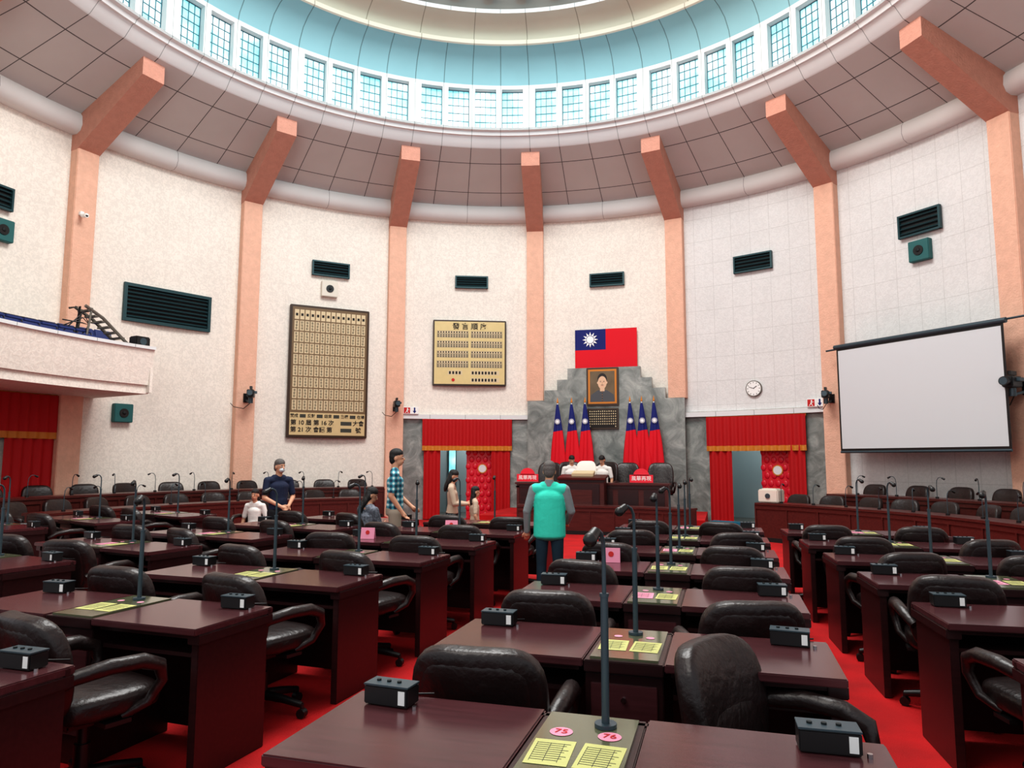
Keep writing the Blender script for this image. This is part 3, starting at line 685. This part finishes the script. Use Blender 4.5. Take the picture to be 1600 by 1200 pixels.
PM=dict(skin=mat('skin',(.78,.58,.47),.6),hairblack=mat('hair_black',(.07,.06,.06),.5,bump=.5,bscale=120),hairgrey=mat('hair_grey',(.36,.34,.33),.6,bump=.5,bscale=120),
 vest=mat('vest_turquoise',(.22,.84,.74),.8,bump=.5,bscale=9),greyshirt=mat('shirt_grey',(.50,.54,.55),.85,bump=.4,bscale=12),teal=mat('trousers_teal',(.07,.21,.27),.85),plaid=matplaid(),khaki=mat('trousers_khaki',(.62,.58,.52),.85),
 navy=mat('shirt_navy',(.09,.13,.24),.85,bump=.4,bscale=12),black=mat('trousers_black',(.09,.10,.12),.85),white=mat('shirt_white',(.90,.88,.86),.85,bump=.4,bscale=12),beige=mat('top_beige',(.75,.66,.58),.85,bump=.4,bscale=12),shoe=mat('shoe_dark',(.10,.09,.09),.6),check=mat('shirt_checked',(.42,.44,.48),.85,var=.6,vscale=30),eye=mat('eye_dark',(.05,.04,.04),.3),lip=mat('lips',(.62,.36,.32),.6),mask=mat('face_mask',(.80,.84,.86),.8))
V=Vector
def person(name,loc,yaw,H,top='white',sleeve='short',pants='black',hair='hairblack',pose='stand',arms=None,headyaw=0,headpitch=0,vest=None,longhair=False,mask=False,female=False,lean=0,z=0.):
    k=H/1.75; P=[]  # (type,...,label)
    cap=lambda a,b,r0,r1,l:P.append(('c',V(a),V(b),r0,r1,1.,l)); flat=lambda a,b,r0,r1,ys,l:P.append(('c',V(a),V(b),r0,r1,ys,l))
    sit=pose=='sit'; dz=-.43 if sit else 0.; sw=.158 if female else .185
    Lr=Matrix.Rotation(D(-lean),3,'X'); piv=V((0,0,.93+dz))
    def up(p): p=V(p)+V((0,0,dz)); return piv+Lr@(p-piv)
    tl=vest or top; fw=.9 if female else 1.04
    flat(up((0,0,1.30)),up((0,.005,1.07)),.160*fw,.143*fw,.68,tl); flat(up((0,.005,1.10)),up((0,0,.97)),.143*fw,.160,.72,tl)
    if vest: flat(up((0,0,1.30)),up((0,0,.86)),.190,.200,.72,tl); cap(up((-sw+.02,-.01,1.405)),up((sw-.02,-.01,1.405)),.068,.068,tl)
    flat(V((0,-.005,.95+dz)),V((0,-.005,.90+dz)),.150,.152,.76,pants)
    cap(up((-sw+.03,-.01,1.405)),up((sw-.03,-.01,1.405)),.060,.060,tl); cap(up((-.07,-.01,1.435)),up((.07,-.01,1.435)),.06,.06,tl)
    if vest: cap(up((0,-.012,1.45)),up((0,-.01,1.48)),.062,.060,top)
    cap(up((0,-.015,1.42)),up((0,.0,1.54)),.057,.050,'skin')
    sl=top
    A=arms or {}
    for s,side in((-1,'l'),(1,'r')):
        sh=V((s*(sw+.005),-.01,1.40)); el,wr=A.get(side,(V((s*.245,-.03,1.13)),V((s*.255,.06,.90))))
        sh=up(sh); el=up(V(el)); wr=up(V(wr))
        if sleeve=='short':
            mid=sh.lerp(el,.75); cap(sh,mid,.058,.052,sl); cap(mid,el,.042,.038,'skin'); cap(el,wr,.038,.026,'skin')
        else: cap(sh,el,.060,.050,sl); cap(el,wr,.048,.036,sl)
        d=(wr-el).normalized(); side_v=d.cross(V((s*.3,1,0.2))).normalized(); nrm=side_v.cross(d).normalized()
        cap(wr,wr+d*.05,.026,.030,'skin')
        for j,o in enumerate((-1.5,-.5,.5,1.5)):
            ln=(.032,.038,.036,.028)[j]; b0=wr+d*.055+side_v*o*.0185; b1=b0+d*(ln+.012)+nrm*.006; b2=b1+d*ln*.8+nrm*.022
            cap(b0,b1,.0105,.0095,'skin'); cap(b1,b2,.0095,.008,'skin')
        t0=wr+d*.02+side_v*(-.022); t1=t0+d*.03-side_v*.03; cap(t0,t1,.012,.011,'skin'); cap(t1,t1+d*.03-side_v*.005+nrm*.008,.011,.009,'skin')
        hip=V((s*.088,0,.90+dz))
        if sit: kn=V((s*.11,.42,.50)); an=V((s*.11,.44,.09))
        else: kn=V((s*.10,.02,.50)); an=V((s*.105,-.015,.09))
        cap(hip,kn,.086,.062,pants); cap(kn,an,.062,.050,pants); cap(an+V((0,-.03,-.045)),an+V((s*.01,.13,-.055)),.040,.032,'shoe')
    # head
    hc=up((0,.015,1.615)); Hr=Matrix.Rotation(D(headyaw),3,'Z')@Matrix.Rotation(D(-headpitch-lean*.5),3,'X')
    hp=lambda x,y,zz:hc+Hr@V((x,y,zz))
    he=lambda c,r,l:P.append(('e',hp(*c),V(r),Hr,l))
    he((0,0,.02),(.070,.087,.094),'skin'); he((0,.022,-.045),(.054,.063,.062),'skin')
    P.append(('c',hp(0,.086,.002),hp(0,.099,-.022),.008,.013,1.,'skin'))
    for s in(-1,1): he((s*.073,-.008,-.008),(.009,.018,.028),'skin')
    he((0,.083,-.056),(.024,.010,.009),'mask' if mask else 'lip')
    if mask: he((0,.056,-.048),(.050,.044,.036),'mask')
    he((0,-.006,.062),(.0765,.092,.072),hair); he((0,-.030,.02),(.076,.072,.078),hair); he((0,-.05,-.02),(.066,.050,.062),hair)
    if longhair:
        he((0,-.035,-.03),(.084,.062,.11),hair); he((0,-.055,-.10),(.086,.052,.11),hair); he((0,-.08,-.19),(.075,.042,.12),hair)
    # build
    bm=bmesh.new()
    for p in P:
        if p[0]=='c':
            _,a,b_,r0,r1,ys,l=p
            d=b_-a; L_=d.length or 1e-4; q=V((0,0,1)).rotation_difference(d.normalized()).to_matrix() if ys==1. else Matrix.Identity(3)
            if ys!=1.: q=V((0,0,-1)).rotation_difference(d.normalized()).to_matrix()@Matrix.Diagonal((1,-1,-1))
            rings=[]; prof=[]
            for i in range(7): t=-math.pi/2+i*math.pi/12; prof.append((r0*math.cos(t),r0*math.sin(t)*(1. if ys==1. else .6)))
            for i in range(1,8): t=i*math.pi/14; prof.append((r1*math.cos(t),L_+r1*math.sin(t)*(1. if ys==1. else .35)))
            for rr,zz in prof: rings.append([bm.verts.new(a+q@V((max(rr,1e-4)*math.cos(u*math.pi/12),ys*max(rr,1e-4)*math.sin(u*math.pi/12),zz))) for u in range(24)])
            for i in range(len(rings)-1):
                for u in range(24): bm.faces.new((rings[i][u],rings[i][(u+1)%24],rings[i+1][(u+1)%24],rings[i+1][u]))
            bm.faces.new(rings[0][::-1]); bm.faces.new(rings[-1])
        else:
            _,c,r,Mx,l=p; X=Matrix.Translation(c)@Mx.to_4x4()@Matrix.Diagonal((*r,1))
            bmesh.ops.create_uvsphere(bm,u_segments=24,v_segments=16,radius=1,matrix=X)
    me=bpy.data.meshes.new('tmp'); bm.to_mesh(me); bm.free()
    o=bpy.data.objects.new('tmp',me); COL.objects.link(o)
    md=o.modifiers.new('r','REMESH'); md.mode='VOXEL'; md.voxel_size=.0075; md.use_smooth_shade=True
    sm=o.modifiers.new('s','SMOOTH'); sm.iterations=3; sm.factor=.5
    dg=bpy.context.evaluated_depsgraph_get(); ev=o.evaluated_get(dg); me2=bpy.data.meshes.new_from_object(ev); bpy.data.objects.remove(o)
    # labels by nearest primitive
    nf=len(me2.polygons); C=np.zeros(nf*3); me2.polygons.foreach_get('center',C); C=C.reshape(-1,3)
    labs=[]; best=np.full(nf,1e9); idx=np.zeros(nf,int)
    for p in P:
        l=p[-1]
        if p[0]=='c':
            a=np.array(p[1]);d=np.array(p[2])-a; L_=np.linalg.norm(d)+1e-9; dh=d/L_; pr=(C-a)@dh; t=np.clip(pr/L_,0,1); W_=C-a-t[:,None]*d
            if p[5]!=1.: W_=W_+dh*(np.maximum(pr-L_,0)*(1/.35-1))[:,None]+dh*(np.minimum(pr,0)*(1/.6-1))[:,None]
            W_[:,1]/=p[5]; dist=np.linalg.norm(W_,axis=1)-(p[3]+(p[4]-p[3])*t)
        else:
            q=(C-np.array(p[1]))@np.array(p[3]); r=np.array(p[2]); nn=np.linalg.norm(q/r,axis=1); dist=(nn-1)*np.linalg.norm(q,axis=1)/np.maximum(nn,1e-6)
        if l not in labs: labs.append(l)
        u=dist<best; best[u]=dist[u]; idx[u]=labs.index(l)
    me2.materials.clear()
    for l in labs: me2.materials.append(PM[l])
    me2.polygons.foreach_set('material_index',idx.astype(np.int32)); me2.polygons.foreach_set('use_smooth',np.ones(nf,bool)); me2.update(); me2.name=name
    X=TR(loc[0],loc[1],z)@RZ(yaw)@Matrix.Scale(k,4)
    ob=inst(me2,name,X)
    b=MB()
    for s in(-1,1):
        b.sph(hp(s*.029,.080,.004),(.014,.006,.006),PM['white'],n=8); b.sph(hp(s*.029,.0845,.004),(.006,.003,.006),PM['eye'],n=8)
        b.tube([hp(s*.016,.087,.024),hp(s*.044,.078,.026)],.0035,PM['hairblack'],n=5)
    b.obj('face_details',Matrix(),ob)
    return ob
person('man_in_turquoise_vest',(1.16,-1.6),8,1.60,top='greyshirt',sleeve='long',pants='teal',hair='hairgrey',vest='vest',arms={'l':((-.27,-.03,1.14),(-.28,.05,.90)),'r':((.26,.02,1.14),(.20,.22,1.0))},headpitch=8)
person('man_in_plaid_shirt',(-1.17,-.64),-62,1.76,top='plaid',sleeve='short',pants='khaki',arms={'l':((-.22,.05,1.13),(-.12,.22,.98)),'r':((.23,-.06,1.13),(.22,.08,.93))},headyaw=-10,headpitch=-3)
person('man_in_navy_shirt',(-3.32,-.1),-120,1.62,top='navy',sleeve='short',pants='black',hair='hairgrey',mask=True,arms={'l':((-.24,.02,1.13),(-.08,.22,1.02)),'r':((.24,.02,1.13),(.06,.22,1.0))},headyaw=15)
person('woman_with_long_hair',(-1.0,1.02),-75,1.46,top='beige',sleeve='long',pants='black',longhair=True,female=True,arms={'l':((-.2,.06,1.13),(-.08,.26,1.12)),'r':((.2,.06,1.13),(.08,.26,1.12))},headpitch=15)
person('child_standing',(-.55,.78),-60,1.22,top='beige',sleeve='short',pants='navy',longhair=True,female=True)
for nm,loc,yaw,H,kw in [('girl_seated_with_phone',(-1.64,-.58),-25,1.62,dict(top='check',sleeve='long',pants='navy',longhair=True,female=True,lean=8,headpitch=15,headyaw=-30,arms={'l':((-.2,.1,1.15),(-.06,.28,1.2)),'r':((.2,.1,1.15),(.06,.28,1.2))})),
    ('woman_seated_white_top',(-4.5,.98),-170,1.45,dict(top='white',sleeve='short',pants='navy',longhair=True,female=True))]:
    person(nm,loc,yaw,H,pose='sit',z=.03,**kw); inst(ME_chair,'office_chair',TR(loc[0],loc[1],0)@RZ(yaw))
for nm,loc,yaw,kw in [('child_seated_white_shirt',(-.56,7.95),200,dict(headpitch=20)),('boy_seated_white_shirt',(.20,7.95),165,dict(headpitch=28))]:
    person(nm,loc,yaw,1.66,pose='sit',z=.48,top='white',sleeve='short',pants='navy',**kw); inst(ME_exec,'executive_chair',TR(loc[0],loc[1],.38)@RZ(yaw))
# ------------------------------------------------------------------ lights, world, camera
def area(name,loc,rot,size,power,col,shape='DISK'):
    l=bpy.data.lights.new(name,'AREA'); l.shape=shape; l.size=size; l.energy=power; l.color=col
    o=bpy.data.objects.new(name,l); COL.objects.link(o); o.location=loc; o.rotation_euler=rot; return o
area('dome_fill_light',(0,0,12.8),(0,0,0),7.0,1620,(1,.995,.97))  # added disc light out of view, floods the hall with soft light
area('rear_fill_light',(0,-8.5,7.5),(D(72),0,0),5.0,330,(1,.96,.89))  # added soft fill high at the rear, no fixture there
def pointl(name,loc,p,col,r=.4,spot=None,tgt=None):
    l=bpy.data.lights.new(name,'SPOT' if spot else 'POINT'); l.energy=p; l.color=col; l.shadow_soft_size=r
    o=bpy.data.objects.new(name,l); COL.objects.link(o); o.location=loc
    if spot: l.spot_size=D(spot); l.spot_blend=1; o.rotation_euler=(V(tgt)-V(loc)).to_track_quat('-Z','Y').to_euler()
pointl('dome_cyan_fill',(1.5,-1,10.6),380,(.08,.75,1),.3,110,(-4.2,5.6,11.6))  # added spot out of view, tints the left dome cyan
pointl('dome_warm_fill',(-1.5,0,10.6),260,(1,.55,.30),.3,80,(5.6,4.2,11.5))  # added spot out of view, warms the right side of the dome
for s,(d0,d1) in zip((0,1),DO):
    a=D((d0+d1)/2); pointl('corridor_fill',(11.5*math.sin(a),11.5*math.cos(a),2.6),45,(.95,1,1),.15)  # added point light, brightens the corridor behind each doorway
w=bpy.data.worlds.new('World'); S.world=w; w.use_nodes=True; w.node_tree.nodes['Background'].inputs[0].default_value=(.90,.95,1,1); w.node_tree.nodes['Background'].inputs[1].default_value=.75
cam=bpy.data.cameras.new('Camera'); cam.sensor_width=36; cam.lens=1113.4/1600*36; cam.clip_start=.02
co=bpy.data.objects.new('Camera',cam); COL.objects.link(co)
yaw,p,r=D(16.435),D(6.109),D(.11)
F=V((-math.sin(yaw)*math.cos(p),math.cos(yaw)*math.cos(p),math.sin(p))); r0=V((math.cos(yaw),math.sin(yaw),0)); u0=r0.cross(F)
R=math.cos(r)*r0+math.sin(r)*u0; U=-math.sin(r)*r0+math.cos(r)*u0
Mx=Matrix((R,U,-F)).transposed().to_4x4(); Mx.translation=(3.014,-9.355,1.6); co.matrix_world=Mx
S.camera=co
S.view_settings.view_transform='Standard'
try: S.view_settings.look='Medium High Contrast'
except Exception: S.view_settings.look='None'
